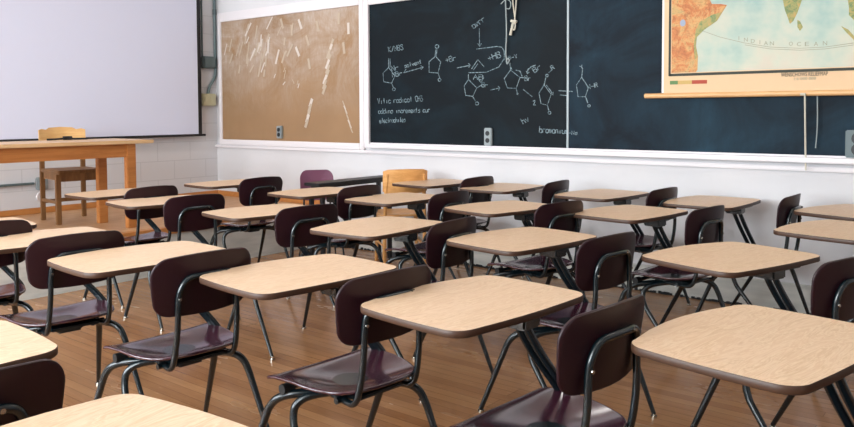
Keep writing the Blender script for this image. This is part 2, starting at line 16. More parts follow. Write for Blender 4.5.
# ------------------------------------------------------------------ helpers
def link(o, parent=None):
    col.objects.link(o)
    if parent is not None: o.parent = parent
    return o
class MB:
    """collects geometry for ONE mesh object"""
    def __init__(s): s.v = []; s.f = []; s.m = []
    def add(s, vs, fs, mi=0):
        b = len(s.v); s.v += [tuple(v) for v in vs]
        s.f += [tuple(i+b for i in f) for f in fs]; s.m += [mi]*len(fs); return s
    def box(s, x0, x1, y0, y1, z0, z1, mi=0, mat=None):
        vs = [Vector((x, y, z)) for z in (z0, z1) for x, y in ((x0, y0), (x1, y0), (x1, y1), (x0, y1))]
        if mat is not None: vs = [mat @ v for v in vs]
        return s.add(vs, [(3,2,1,0),(4,5,6,7),(0,1,5,4),(1,2,6,5),(2,3,7,6),(3,0,4,7)], mi)
    def bbox(s, x0, x1, y0, y1, z0, z1, b=.004, mi=0, mat=None):
        """box with chamfered edges"""
        bm = bmesh.new(); bmesh.ops.create_cube(bm, size=1)
        for v in bm.verts: v.co = Vector(((x0+x1)/2+v.co.x*(x1-x0), (y0+y1)/2+v.co.y*(y1-y0), (z0+z1)/2+v.co.z*(z1-z0)))
        bmesh.ops.bevel(bm, geom=bm.edges[:], offset=b, segments=2, affect='EDGES')
        if mat is not None: bmesh.ops.transform(bm, matrix=mat, verts=bm.verts)
        bm.verts.index_update()
        s.add([v.co.copy() for v in bm.verts], [[v.index for v in f.verts] for f in bm.faces], mi); bm.free(); return s
    def tube(s, path, r, n=10, mi=0, smooth=2, r2=None):
        P = [Vector(p) for p in path]
        for _ in range(smooth):
            if len(P) < 3: break
            Q = [P[0]]
            for a, b in zip(P[:-1], P[1:]): Q += [a*.75+b*.25, a*.25+b*.75]
            P = Q+[P[-1]]
        if r2 is None: r2 = r
        L = [0]
        for a, b in zip(P[:-1], P[1:]): L.append(L[-1]+(b-a).length)
        T = [(P[min(i+1, len(P)-1)]-P[max(i-1, 0)]).normalized() for i in range(len(P))]
        up = Vector((0,0,1)) if abs(T[0].z) < .9 else Vector((1,0,0))
        N = T[0].cross(up).normalized(); vs = []
        for i, p in enumerate(P):
            N = (N-T[i]*N.dot(T[i])).normalized(); B = T[i].cross(N)
            rr = r+(r2-r)*L[i]/max(L[-1], 1e-6)
            vs += [p+(N*math.cos(2*PI*k/n)+B*math.sin(2*PI*k/n))*rr for k in range(n)]
        fs = [(i*n+k, i*n+(k+1)%n, (i+1)*n+(k+1)%n, (i+1)*n+k) for i in range(len(P)-1) for k in range(n)]
        fs += [tuple(range(n))[::-1], tuple((len(P)-1)*n+k for k in range(n))]
        return s.add(vs, fs, mi)
    def rings(s, outline, surf, th, ts=(.35,.7,.9), mi=0, mi_edge=None, mi_back=None, edge=.25):
        """panel: outline scaled about its middle, surf(x,y)->(point, normal), thickness th, rounded rim"""
        if mi_edge is None: mi_edge = mi
        if mi_back is None: mi_back = mi
        n = len(outline); cx = sum(p[0] for p in outline)/n; cy = sum(p[1] for p in outline)/n
        def ring(t, off):
            o = []
            for x, y in outline:
                p, nn = surf(cx+(x-cx)*t, cy+(y-cy)*t); o.append(Vector(p)+Vector(nn)*off)
            return o
        R = []; c0, n0 = surf(cx, cy)
        for t in ts: R.append((ring(t, th/2), mi))
        R.append((ring(1-edge*.04, th/2), mi)); R.append((ring(1, th/2-edge*th), mi_edge)); R.append((ring(1, -th/2+edge*th), mi_edge)); R.append((ring(1-edge*.04, -th/2), mi_edge))
        for t in ts[::-1]: R.append((ring(t, -th/2), mi_back))
        b = len(s.v); s.v.append(tuple(Vector(c0)+Vector(n0)*th/2))
        for r_, _ in R: s.v += [tuple(v) for v in r_]
        s.v.append(tuple(Vector(c0)-Vector(n0)*th/2)); e = len(s.v)-1
        for k in range(n):
            s.f.append((b, b+1+k, b+1+(k+1)%n)); s.m.append(mi)
            q = b+1+(len(R)-1)*n; s.f.append((e, q+(k+1)%n, q+k)); s.m.append(mi_back)
            for i in range(len(R)-1):
                a = b+1+i*n; c = a+n
                s.f.append((a+k, c+k, c+(k+1)%n, a+(k+1)%n)); s.m.append(R[i+1][1])
        return s
    def prism(s, pts, y0, y1, mi=0):
        """polygon in x,z extruded along y"""
        n = len(pts); vs = [(x, y0, z) for x, z in pts]+[(x, y1, z) for x, z in pts]
        return s.add(vs, [tuple(range(n)), tuple(range(2*n-1, n-1, -1))]+[(k, n+k, n+(k+1)%n, (k+1)%n) for k in range(n)], mi)
    def build(s, name, mats, parent=None, smooth=None, kind=None):
        me = bpy.data.meshes.new(name); me.from_pydata(s.v, [], s.f)
        for m in (mats if isinstance(mats, (list, tuple)) else [mats]): me.materials.append(m)
        me.polygons.foreach_set('material_index', s.m); me.update()
        bm = bmesh.new(); bm.from_mesh(me); bmesh.ops.recalc_face_normals(bm, faces=bm.faces); bm.to_mesh(me); bm.free()
        if smooth is not None:
            me.polygons.foreach_set('use_smooth', [True]*len(me.polygons)); me.set_sharp_from_angle(angle=math.radians(smooth))
        o = bpy.data.objects.new(name, me); link(o, parent)
        if kind: o['kind'] = kind
        return o
def tag(o, label, cat, group=None):
    o['label'] = label; o['category'] = cat
    if group: o['group'] = group
    return o
def empty(name, loc, rz=0):
    o = bpy.data.objects.new(name, None); o.location = loc; o.rotation_euler = (0,0,rz); o.empty_display_size = .1; return link(o)
def copy_tree(o, parent=None):
    c = o.copy(); link(c, parent)
    for ch in kids.get(o.name, []): 
        copy_tree(bpy.data.objects[ch], c)
    return c
kids = {}
def index_kids(o):
    kids[o.name] = [c.name for c in o.children]
    for c in o.children: index_kids(c)

# ------------------------------------------------------------------ materials
def lin(c): return tuple(((v/255+.055)/1.055)**2.4 if v > 10 else v/255/12.92 for v in c)+(1,)
class Mat:
    def __init__(s, name, rgb, rough=.5, metal=0, spec=.5, coat=0):
        s.m = bpy.data.materials.new(name); s.m.use_nodes = True; s.t = s.m.node_tree; s.b = s.t.nodes['Principled BSDF']
        s.b.inputs['Base Color'].default_value = lin(rgb); s.b.inputs['Roughness'].default_value = rough
        s.b.inputs['Metallic'].default_value = metal; s.b.inputs['Specular IOR Level'].default_value = spec
        s.b.inputs['Coat Weight'].default_value = coat; s.b.inputs['Coat Roughness'].default_value = .15
    def n(s, t, **k):
        o = s.t.nodes.new('ShaderNode'+t)
        for a, b in k.items(): setattr(o, a, b)
        return o
    def l(s, a, b): s.t.links.new(a, b)
    def coords(s, scale=(1,1,1), rot=(0,0,0)):
        c = s.n('TexCoord'); m = s.n('Mapping'); m.inputs['Scale'].default_value = scale; m.inputs['Rotation'].default_value = rot
        s.l(c.outputs['Object'], m.inputs[0]); return m.outputs[0]
    def noise(s, vec, scale, detail=4, rough=.55, dist=0):
        o = s.n('TexNoise'); o.inputs['Scale'].default_value = scale; o.inputs['Detail'].default_value = detail
        o.inputs['Roughness'].default_value = rough; o.inputs['Distortion'].default_value = dist; s.l(vec, o.inputs['Vector']); return o.outputs['Fac']
    def ramp(s, fac, stops):
        o = s.n('ValToRGB'); e = o.color_ramp.elements
        while len(e) < len(stops): e.new(.5)
        for a, (p, c) in zip(e, stops): a.position = p; a.color = lin(c)
        s.l(fac, o.inputs[0]); return o.outputs[0]
    def mix(s, fac, a, b, mode='MIX'):
        o = s.n('Mix', data_type='RGBA', blend_type=mode)
        for v, i in ((fac, 0), (a, 6), (b, 7)):
            if isinstance(v, (int, float)): o.inputs[i].default_value = v
            elif isinstance(v, tuple): o.inputs[i].default_value = v
            else: s.l(v, o.inputs[i])
        return o.outputs[2]
    def math(s, op, a, b=0):
        o = s.n('Math', operation=op)
        for v, i in ((a, 0), (b, 1)):
            if isinstance(v, (int, float)): o.inputs[i].default_value = v
            else: s.l(v, o.inputs[i])
        return o.outputs[0]
    def color(s, c): s.l(c, s.b.inputs['Base Color']); return s
    def bump(s, h, strength=.2, dist=.01):
        o = s.n('Bump'); o.inputs['Strength'].default_value = strength; o.inputs['Distance'].default_value = dist
        s.l(h, o.inputs['Height']); s.l(o.outputs[0], s.b.inputs['Normal']); return s
def R255(a): return a
# laminate desk top: pale oak print, grain along the length
M = {}
k = Mat('oak_laminate', (222,192,160), .42, spec=.45)
v = k.coords((2.6, .42, 2.6)); n1 = k.noise(v, 6, 5, .6, 2.2)
v2 = k.coords((60, 3, 60)); n2 = k.noise(v2, 5, 3)
c = k.ramp(n1, [(.30, (206,170,138)), (.42, (228,200,172)), (.50, (214,180,148)), (.54, (230,204,176)), (.60, (208,174,140)), (.66, (228,200,172)), (.74, (216,184,152))])
c = k.mix(k.math('MULTIPLY', n2, .35), c, lin((190,154,118))); M['laminate'] = k.color(c).m
M['edge'] = Mat('dark_edge_band', (66,42,28), .5).m
M['underside'] = Mat('desk_underside', (70,52,40), .8).m
k = Mat('burgundy_plastic', (52,18,30), .16, spec=.6, coat=.6)
v = k.coords((1,1,1)); n1 = k.noise(v, 7, 5); k.color(k.ramp(n1, [(.3, (46,14,28)), (.7, (62,24,40))]))
k.bump(k.noise(v, 260, 2), .06, .001); M['plastic'] = k.m
k = Mat('burgundy_back_plastic', (34,9,18), .38, spec=.35); k.bump(k.noise(k.coords(), 300, 2), .15, .001); M['plastic_matte'] = k.m
k = Mat('plum_plastic', (112,66,88), .35, spec=.5); M['plum'] = k.m
k = Mat('dark_teal_enamel', (9,24,29), .25, metal=.0, spec=.5, coat=.25); M['steel'] = k.m
M['chrome'] = Mat('glide_chrome', (190,185,175), .25, metal=1).m
M['rubber'] = Mat('black_rubber', (14,14,16), .6).m
M['black'] = Mat('black_paint', (18,18,22), .45).m
# plank floor
k = Mat('plank_floor', (160,110,70), .42, spec=.4)
v = k.coords((1,1,1)); br = k.n('TexBrick'); k.l(v, br.inputs[0]); br.offset = .37; br.offset_frequency = 3
br.inputs['Color1'].default_value = lin((178,130,88)); br.inputs['Color2'].default_value = lin((148,102,66)); br.inputs['Mortar'].default_value = lin((104,66,42))
for a, b in (('Scale', 1), ('Mortar Size', .0015), ('Bias', -.1), ('Brick Width', 1.9), ('Row Height', .057)): br.inputs[a].default_value = b
gr = k.noise(k.coords((1.3, 22, 1)), 3.2, 6, .65, .6); big = k.noise(k.coords((.9, 2.6, 1)), 1.3, 4)
c = k.mix(k.math('MULTIPLY', gr, .62), br.outputs[0], lin((104,64,36))); c = k.mix(k.ramp(big, [(.35, (0,0,0)), (.7, (150,150,150))]), c, lin((190,148,108)))
sc = k.noise(k.coords((2.2, 16, 1), (0,0,.15)), 5, 3, .7); c = k.mix(k.ramp(sc, [(.62, (0,0,0)), (.72, (140,140,140))]), c, lin((206,170,136)))
k.color(c); k.l(k.ramp(big, [(.3, (105,105,105)), (.7, (150,150,150))]), k.b.inputs['Roughness']); k.bump(gr, .12, .003); M['floor'] = k.m
# painted block wall
def blockwall(name, rgb, axis):
    k = Mat(name, rgb, .62, spec=.3)
    rot = (PI/2, 0, 0) if axis == 'x' else (PI/2, 0, PI/2)
    tc = k.n('TexCoord'); sp = k.n('SeparateXYZ'); cb = k.n('CombineXYZ'); k.l(tc.outputs['Object'], sp.inputs[0])
    k.l(sp.outputs[0 if axis == 'x' else 1], cb.inputs[0]); k.l(sp.outputs[2], cb.inputs[1])
    br = k.n('TexBrick'); k.l(cb.outputs[0], br.inputs[0])
    w = lin(rgb); d = lin(tuple(int(c*.93) for c in rgb))
    br.inputs['Color1'].default_value = w; br.inputs['Color2'].default_value = w; br.inputs['Mortar'].default_value = d
    for a, b in (('Scale', 1), ('Mortar Size', .006), ('Mortar Smooth', .6), ('Brick Width', .4), ('Row Height', .2)): br.inputs[a].default_value = b
    nz = k.noise(k.coords(), 1.4, 4)
    k.color(k.mix(k.ramp(nz, [(.4, (0,0,0)), (.8, (90,90,90))]), br.outputs[0], lin(tuple(int(c*.93) for c in rgb))))
    k.bump(br.outputs['Fac'], -.25, .004); return k.m
M['block'] = blockwall('painted_block', (208,207,210), 'y')
k = Mat('painted_plaster', (226,221,219), .6, spec=.3); nz = k.noise(k.coords(), 1.1, 5)
k.color(k.ramp(nz, [(.3, (204,202,204)), (.7, (214,212,214))])); k.bump(k.noise(k.coords(), 60, 3), .05, .002); M['plaster'] = k.m
M['trim'] = Mat('white_trim_paint', (222,216,218), .4).m
k = Mat('grey_white_paint', (205,203,196), .55); k.color(k.ramp(k.noise(k.coords((1,1,6)), 3, 4), [(.35, (188,188,182)), (.65, (212,210,203))])); M['basepaint'] = k.m
M['ceiling'] = Mat('ceiling_white', (232,230,226), .8).m
# chalkboard slate: blackboard with chalk dust smears
def slate(name, base, haze, lo, hi):
    k = Mat(name, base, .6, spec=.15); n1 = k.noise(k.coords((1,1,1.3)), 1.5, 5, .6, .8); n2 = k.noise(k.coords((2.5,1,.8), (0,.5,0)), 6, 4, .7)
    f = k.math('MULTIPLY', k.ramp(n1, [(lo, (0,0,0)), (hi, (255,255,255))]), k.math('ADD', n2, .25))
    k.color(k.mix(f, lin(base), lin(haze))); return k.m
M['slate'] = slate('slate', (8,17,23), (22,42,52), .45, .85)
M['slate_dusty'] = slate('slate_dusty', (9,20,30), (32,60,76), .38, .75)
k = Mat('chalk', (150,165,165), .9); k.color(k.ramp(k.noise(k.coords(), 60, 3), [(.35, (60,80,88)), (.6, (136,154,160))])); M['chalk'] = k.m
# brown pin board with pale glue haze
k = Mat('brown_hardboard', (160,124,84), .6); nz = k.noise(k.coords((1,1,1)), 2.0, 6, .7, 1.0); n2 = k.noise(k.coords((9,1,2.5), (0,.35,0)), 4, 3, .6)
tc = k.n('TexCoord'); sp = k.n('SeparateXYZ'); k.l(tc.outputs['Object'], sp.inputs[0])
mr = k.n('MapRange'); mr.inputs[1].default_value = .25; mr.inputs[2].default_value = .95; k.l(sp.outputs[2], mr.inputs[0])
f = k.math('MULTIPLY', k.math('MULTIPLY', k.ramp(nz, [(.36, (0,0,0)), (.6, (255,255,255))]), mr.outputs[0]), k.math('ADD', n2, .05))
base = k.ramp(k.noise(k.coords(), 1.1, 4), [(.3, (136,104,72)), (.7, (154,120,86))])
k.color(k.mix(f, base, lin((188,176,166)))); M['cork'] = k.m
M['tape'] = Mat('yellowed_tape', (176,158,138), .45).m; M['tape_pale'] = Mat('pale_tape', (200,188,178), .45).m
def wood(name, a, b, c, rough=.45, stretch=(1,14,14)):
    k = Mat(name, a, rough, spec=.45); n1 = k.noise(k.coords(stretch), 2.4, 6, .65, .8)
    k.color(k.ramp(n1, [(.3, a), (.5, b), (.7, c)])); return k.m
M['table_wood'] = wood('honey_table_wood', (150,92,44), (172,108,54), (184,122,66), stretch=(14,1,14))
M['table_top_wood'] = wood('pale_table_top', (190,150,104), (204,166,122), (212,176,134), .35, (14,1,14))
M['chair_wood'] = wood('walnut_chair_wood', (96,66,38), (120,82,46), (136,96,56), .5, (10,10,1))
M['chair_ply'] = wood('golden_plywood', (196,150,92), (208,164,106), (216,174,118), .4, (2,1,14))
M['maple'] = wood('amber_chair_wood', (196,138,76), (210,152,90), (220,166,104), .4, (3,3,12))
M['platform_wood'] = wood('platform_boards', (178,128,84), (192,146,104), (206,164,122), .5, (12,1,1))
M['nosing'] = wood('orange_varnished_wood', (176,112,58), (188,124,66), (198,134,74), .45, (12,1,12))
M['rod'] = wood('map_rod_wood', (206,156,104), (216,168,116), (224,180,130), .4, (1,10,10))
M['screen'] = Mat('screen_fabric', (208,210,228), .75, spec=.2).m
M['screen_black'] = Mat('screen_black', (12,12,16), .6).m
M['pipe'] = Mat('teal_grey_pipe', (104,122,124), .45).m
M['box_teal'] = Mat('teal_box_paint', (88,102,104), .5).m
M['box_cream'] = Mat('cream_box', (186,182,152), .5).m
M['plate'] = Mat('grey_steel_plate', (142,150,152), .4, metal=.3).m
M['socket'] = Mat('socket_dark', (24,28,32), .5).m
M['cord'] = Mat('cotton_cord', (196,190,174), .9).m
M['cord_grey'] = Mat('grey_cord', (150,160,160), .9).m
M['paper'] = Mat('map_margin_paper', (220,186,148), .7).m
k = Mat('map_sea', (190,206,190), .55); n1 = k.noise(k.coords((1,1,1)), 2.6, 4, .6); n2 = k.noise(k.coords((1,1,1)), 5.2, 3)
c = k.ramp(n1, [(.32, (134,170,164)), (.45, (166,186,172)), (.58, (190,192,172)), (.72, (200,184,164))]); k.color(k.mix(k.math('MULTIPLY', n2, .35), c, lin((200,186,172)))); M['sea'] = k.m
k = Mat('map_land', (214,150,90), .6); v = k.coords(); n1 = k.noise(v, 9, 6, .7, 1.2); n2 = k.noise(v, 34, 4, .7, 2)
c = k.ramp(n1, [(.32, (170,150,96)), (.44, (204,156,96)), (.54, (196,122,66)), (.68, (168,92,50))]); k.color(k.mix(k.ramp(n2, [(.5, (0,0,0)), (.62, (170,170,170))]), c, lin((110,74,44)))); M['land'] = k.m
k = Mat('map_lowland', (160,172,110), .6); n1 = k.noise(k.coords(), 22, 5, .7, 1); k.color(k.ramp(n1, [(.35, (96,124,78)), (.5, (156,150,88)), (.65, (184,148,88))])); M['lowland'] = k.m
M['lake'] = Mat('map_lake', (150,160,180), .6).m
M['map_ink'] = Mat('map_ink', (52,56,48), .7).m
M['ink_soft'] = Mat('map_faint_ink', (150,150,130), .7).m
M['leg_red'] = Mat('legend_red', (170,70,50), .7).m; M['leg_green'] = Mat('legend_green', (96,130,80), .7).m; M['leg_sand'] = Mat('legend_sand', (196,164,100), .7).m
M['win_frame'] = Mat('window_frame_paint', (214,214,210), .5).m
g = bpy.data.materials.new('window_glass'); g.use_nodes = True; nt = g.node_tree; nt.nodes.clear()
ou = nt.nodes.new('ShaderNodeOutputMaterial'); mx = nt.nodes.new('ShaderNodeMixShader'); tr = nt.nodes.new('ShaderNodeBsdfTransparent'); gl = nt.nodes.new('ShaderNodeBsdfGlossy')
gl.inputs['Roughness'].default_value = .02; mx.inputs[0].default_value = .06
nt.links.new(tr.outputs[0], mx.inputs[1]); nt.links.new(gl.outputs[0], mx.inputs[2]); nt.links.new(mx.outputs[0], ou.inputs[0]); M['glass'] = g

# ------------------------------------------------------------------ the room
XL, XR, YF, YB, ZC = -7.34, 2.6, -2.6, 5.36, 3.15
MB().box(XL-.2, XR+.2, YF-.2, YB+.2, -.1, 0).build('floor', M['floor'], kind='structure')
MB().box(XL-.2, XR+.2, YF-.2, YB+.2, ZC, ZC+.1).build('ceiling', M['ceiling'], kind='structure')
MB().box(XL-.15, XR+.15, YB, YB+.15, 0, ZC).build('wall_back', M['plaster'], kind='structure')
MB().box(XL-.15, XL, YF-.15, YB, 0, ZC).build('wall_left', M['block'], kind='structure')
MB().box(XR, XR+.15, YF-.15, YB, 0, ZC).build('wall_right', M['plaster'], kind='structure')
wins = [(-6.9,-5.1), (-4.8,-3.0), (-2.7,-.9)]
WZ0, WZ1 = .95, 2.85
w = MB(); w.box(XL, XR, YF-.15, YF, 0, WZ0); w.box(XL, XR, YF-.15, YF, WZ1, ZC); e = XL
for a, b in wins: w.box(e, a, YF-.15, YF, WZ0, WZ1); e = b
w.box(e, XR, YF-.15, YF, WZ0, WZ1); w.build('wall_front', M['plaster'], kind='structure')
for i, (a, b) in enumerate(wins):
    f = MB(); z0, z1 = WZ0, WZ1; y0, y1 = YF-.11, YF-.05
    for (p, q, r_, s_) in ((a,a+.05,z0,z1),(b-.05,b,z0,z1),(a+.05,b-.05,z0,z0+.05),(a+.05,b-.05,z1-.05,z1),((a+b)/2-.02,(a+b)/2+.02,z0+.05,z1-.05),(a+.05,b-.05,1.88,1.92)): f.box(p, q, y0, y1, r_, s_)
    fr = f.build('window_%d' % (i+1), M['win_frame'], kind='structure')
    MB().box(a+.05, b-.05, YF-.084, YF-.078, z0+.05, z1-.05).build('pane', M['glass'], fr)
    MB().box(a-.05, b+.05, YF-.05, YF+.12, WZ0-.04, WZ0).build('window_sill', M['win_frame'], fr)
# baseboard, chair rail under the boards, teaching platform
PZ, PX = .38, -5.57
MB().box(PX, XR, YB-.022, YB, 0, .175).box(PX, XR, YB-.028, YB, .175, .19).build('baseboard_back', M['basepaint'], kind='structure')
w = MB()
xs = [PX+.02*i for i in range(int((XR-PX)/.02))]
for i, x in enumerate(xs):
    if random.random() < .8: w.box(x, x+.021, YB-.022-random.uniform(.006,.02), YB-.022, 0, random.uniform(.006,.02))
w.build('trim_1', M['rubber'], kind='structure')
MB().bbox(XL, XR, YB-.035, YB, .925, .955, .006).build('trim_2', M['trim'], kind='structure')
t = MB(); t.box(XL, PX-.012, YF+.9, YB, 0, PZ-.03).build('trim_3', M['basepaint'], kind='structure')
MB().box(XL, PX-.06, YF+.9, YB, PZ-.03, PZ).build('trim_4', M['platform_wood'], kind='structure')
MB().bbox(PX-.06, PX+.03, YF+.9, YB, PZ-.055, PZ, .008).build('trim_5', M['nosing'], kind='structure')
MB().box(PX-.012, PX+.004, YF+.9, YB-.03, 0, PZ-.055).build('trim_6', M['basepaint'], kind='structure')
MB().bbox(XL, XL+.02, YF+.9, YB, PZ, PZ+.055, .004).build('baseboard_left', M['nosing'], kind='structure')
MB().bbox(XL+.02, PX-.03, YB-.022, YB, PZ, PZ+.055, .004).build('baseboard_right', M['nosing'], kind='structure')

# ------------------------------------------------------------------ combination desk
def make_combo():
    root = empty('combo_desk', (0,0,0))
    ZT = .74
    flat = lambda x, y: ((x, y, ZT-.010), (0,0,1))
    MB().rings(TOP, flat, .020, (.5,), 0, 1, 2, .15).build('desktop', [M['laminate'], M['edge'], M['underside']], root, 40)
    # bracket under the top
    MB().bbox(.0, .19, -.02, .16, ZT-.034, ZT-.0205, .003).bbox(.06, .16, .03, .11, ZT-.075, ZT-.037, .006).build('desk_bracket', M['steel'], root, 40)
    # twin posts that sweep down the right side and under the seat
    for dx in (-.017, .019):
        MB().tube([(.118+dx,.068,ZT-.055), (.122+dx,.07,.66), (.145+dx,.125,.56), (.165+dx,.21,.455), (.178+dx,.225,.415), (.21+dx,.18,.392), (.27+dx*1.5,.05,.392)], .0125, 10, smooth=2).build('post', M['steel'], root, 50)
    # legs
    def leg(path, r, r2):
        a = MB().tube(path, r, 10, smooth=2, r2=r2).build('leg', M['steel'], root, 50)
        x, y, z = path[-1]
        MB().tube([(x,y,.022), (x,y,.008)], r2*.85, 10, smooth=0).tube([(x,y,.009), (x,y,.0)], r2*1.45, 12, smooth=0).build('glide', M['chrome'], a, 40)
    leg([(.30,-.02,.392), (.20,-.14,.389), (.135,-.195,.375), (.095,-.21,.335), (.078,-.216,.29), (.07,-.218,.27), (-.03,-.25,.015)], .016, .011)
    leg([(.31,.0,.392), (.22,-.13,.386), (.185,-.17,.355), (.185,-.18,.31), (.205,-.185,.265), (.22,-.187,.247), (.42,-.215,.015)], .0158, .0095)
    leg([(.34,.10,.392), (.27,.15,.383), (.24,.168,.355), (.222,.176,.325), (.212,.18,.308), (.03,.245,.015)], .0158, .0095)
    leg([(.30,.08,.392), (.36,.165,.385), (.40,.195,.36), (.42,.207,.31), (.43,.211,.28), (.515,.25,.015)], .0158, .0095)
    # seat plate and rubber bumpers
    MB().bbox(.14, .42, -.10, .10, .402, .414, .004).bbox(.18, .36, -.055, .055, .372, .404, .01).tube([(.15,-.17,.400),(.15,.17,.400)], .0105, 10).tube([(.36,-.14,.400),(.36,.14,.400)], .0105, 10).build('seat_plate', M['steel'], root, 40)
    for sy in (-1, 1): MB().tube([(.15,sy*.155,.400),(.15,sy*.198,.400)], .0175, 12, smooth=0).build('bumper', M['rubber'], root, 40)
    # seat shell
    def so(n=44):
        P = []
        fr = [(.075,.205),(.095,.218),(.14,.214),(.20,.212),(.27,.21),(.34,.198),(.40,.172),(.44,.135),(.462,.085),(.472,.03)]
        P = fr+[(x,-y) for x, y in fr[::-1]]
        P += [(.07,-.19),(.066,-.1),(.064,0),(.066,.1),(.07,.19)]
        # densify with Chaikin once
        Q = []
        for a, b in zip(P, P[1:]+P[:1]): Q += [(a[0]*.75+b[0]*.25, a[1]*.75+b[1]*.25), (a[0]*.25+b[0]*.75, a[1]*.25+b[1]*.75)]
        return Q
    def sz(x, y):
        u = (x-.27)/.2; q = y/.21
        z = .439-.034*max(0,1-(u*.95)**2)*max(0,1-q*q*.9)
        z += .016*max(0,u)**2*(1) + .01*(q*q)*max(0,min(1,(x-.1)/.12)) - .022*max(0,(.13-x)/.065)**2
        return z
    def ssurf(x, y):
        e_ = .004; nx = -(sz(x+e_,y)-sz(x-e_,y))/(2*e_); ny = -(sz(x,y+e_)-sz(x,y-e_))/(2*e_)
        return (x, y, sz(x,y)), Vector((nx,ny,1)).normalized()
    MB().rings(so(), ssurf, .011, (.12,.25,.38,.5,.62,.72,.8,.87,.93,.97), 0, edge=.3).build('seat', M['plastic'], root, 60)
    # backrest shell (y across, h up)
    def bo():
        w, z0, z1, r = .204, .602, .800, .055; P = []
        for cy, cz, a0, rr in ((w-r, z1-r, 0, r), (-w+r, z1-r, 90, r), (-w+.01+r, z0+r, 180, r), (w-.01-r, z0+r, 270, r)):
            for q in range(9):
                a = math.radians(a0+90*q/8); y = cy+rr*math.cos(a); z = cz+rr*math.sin(a)
                z += .016*(1-(y/w)**2)*(1 if z > .7 else -.7); P.append((y, z))
            if a0 == 0:
                for y in (.09,.045,0,-.045,-.09): P.append((y, z1+.016*(1-(y/w)**2)))
            if a0 == 180:
                for y in (-.09,-.045,0,.045,.09): P.append((y, z0-.0112*(1-(y/w)**2)))
            if a0 == 90: P += [(-w+.003, .71), (-w+.006,.68)]
            if a0 == 270: P += [(w-.006,.68), (w-.003,.71)]
        return P
    def bx(y, z): return .462+.13*(z-.6)-.034*(y/.19)**2
    def bsurf(y, z):
        e_ = .004; ny = (bx(y+e_,z)-bx(y-e_,z))/(2*e_); nz = (bx(y,z+e_)-bx(y,z-e_))/(2*e_)
        return (bx(y,z), y, z), Vector((-1,ny,nz)).normalized()
    b = MB().rings(bo(), bsurf, .011, (.2,.4,.6,.75,.87,.95), 0, edge=.3).build('backrest', M['plastic_matte'], root, 60)
    for y, z in ((-.116,.66),(.116,.66),(0.06,.736)):
        MB().tube([(bx(y,z)+.024,y,z),(bx(y,z)+.032,y,z)], .0055, 8, smooth=0).build('rivet', M['chrome'], b, 40)
    # bent tube that carries the backrest
    pth = [(.28,-.10,.398),(.38,-.118,.398),(.435,-.125,.402),(.458,-.125,.45),(.475,-.12,.56),(bx(-.118,.66)+.017,-.118,.66),(bx(-.11,.70)+.017,-.108,.702),(bx(-.09,.73)+.017,-.085,.733),(bx(-.05,.735)+.017,-.04,.736)]
    MB().tube(pth+[(x,-y,z) for x, y, z in pth[::-1]], .0108, 10, smooth=2).build('back_frame', M['steel'], root, 50)
    return root
proto = make_combo(); index_kids(proto)
LAB = {
'D3': 'oak-topped desk with burgundy seat, whole top visible at lower middle of the room',
'DE': 'large nearest oak-topped school desk at lower right, its grain clearly visible',
'DF': 'oak-topped desk right behind the big lower-right desk, both its side corners visible',
'D2': 'oak-topped desk with glossy burgundy seat left of the lower-middle desk',
'D1': 'oak-topped desk whose burgundy chair stands fully in view at left, second row from camera',
'D0': 'pale-topped desk at far left in second row, purple-sheened seat beside the open floor',
'DO': 'desk at left picture edge with only a top corner and half a dark backrest showing',
'DP': 'close desk cut by the lower left edge, dark backrest in the picture corner',
'DQ': 'closest pale desktop cut off by the bottom edge of the picture',
'DN': 'school desk directly in front of the teacher chair, leftmost top of third row',
'DM': 'third-row school desk before the teacher table leg, dark backrest visible beneath its top',
'DL': 'third-row school desk whose top hides part of the corner desk seat',
'DK': 'oak-topped desk in the centre of the room, in line with the amber wooden chair',
'DG': 'oak-topped desk in third row whose burgundy backrest rises above the lower-middle desk',
'DR': 'far school desk in the corner below the bulletin board',
'DS': 'far oak-topped desk in front of the plum plastic chair',
'DT': 'far oak-topped desk right in front of the amber wooden chair',
'DW': 'oak-topped desk in fourth row under the pale outlet of the chalkboard',
'DH': 'oak-topped desk in fourth row below the chalkboard divider, its bent post visible',
'DX': 'oak-topped desk cut by the right picture edge, in front of its twin at the wall',
'DU': 'wall-row desk just right of the amber wooden chair',
'DV': 'wall-row desk overlapping the right corner of the one beside the amber chair',
'DJ': 'wall-row desk below the dusty right half of the chalkboard',
'DI': 'wall-row desk under the world map, casting a shadow on the white wall',
'DY': 'wall-row desk at right picture edge below the grey outlet box',
}
first = True
for key, (x, y, a) in DESKS.items():
    o = proto if first else copy_tree(proto); first = False
    if y > 4.93: y = 4.93
    o.location = (x, y, 0); o.rotation_euler = (0,0,a)
    tag(o, LAB[key], 'school desk', 'one-piece school desks standing in rows')

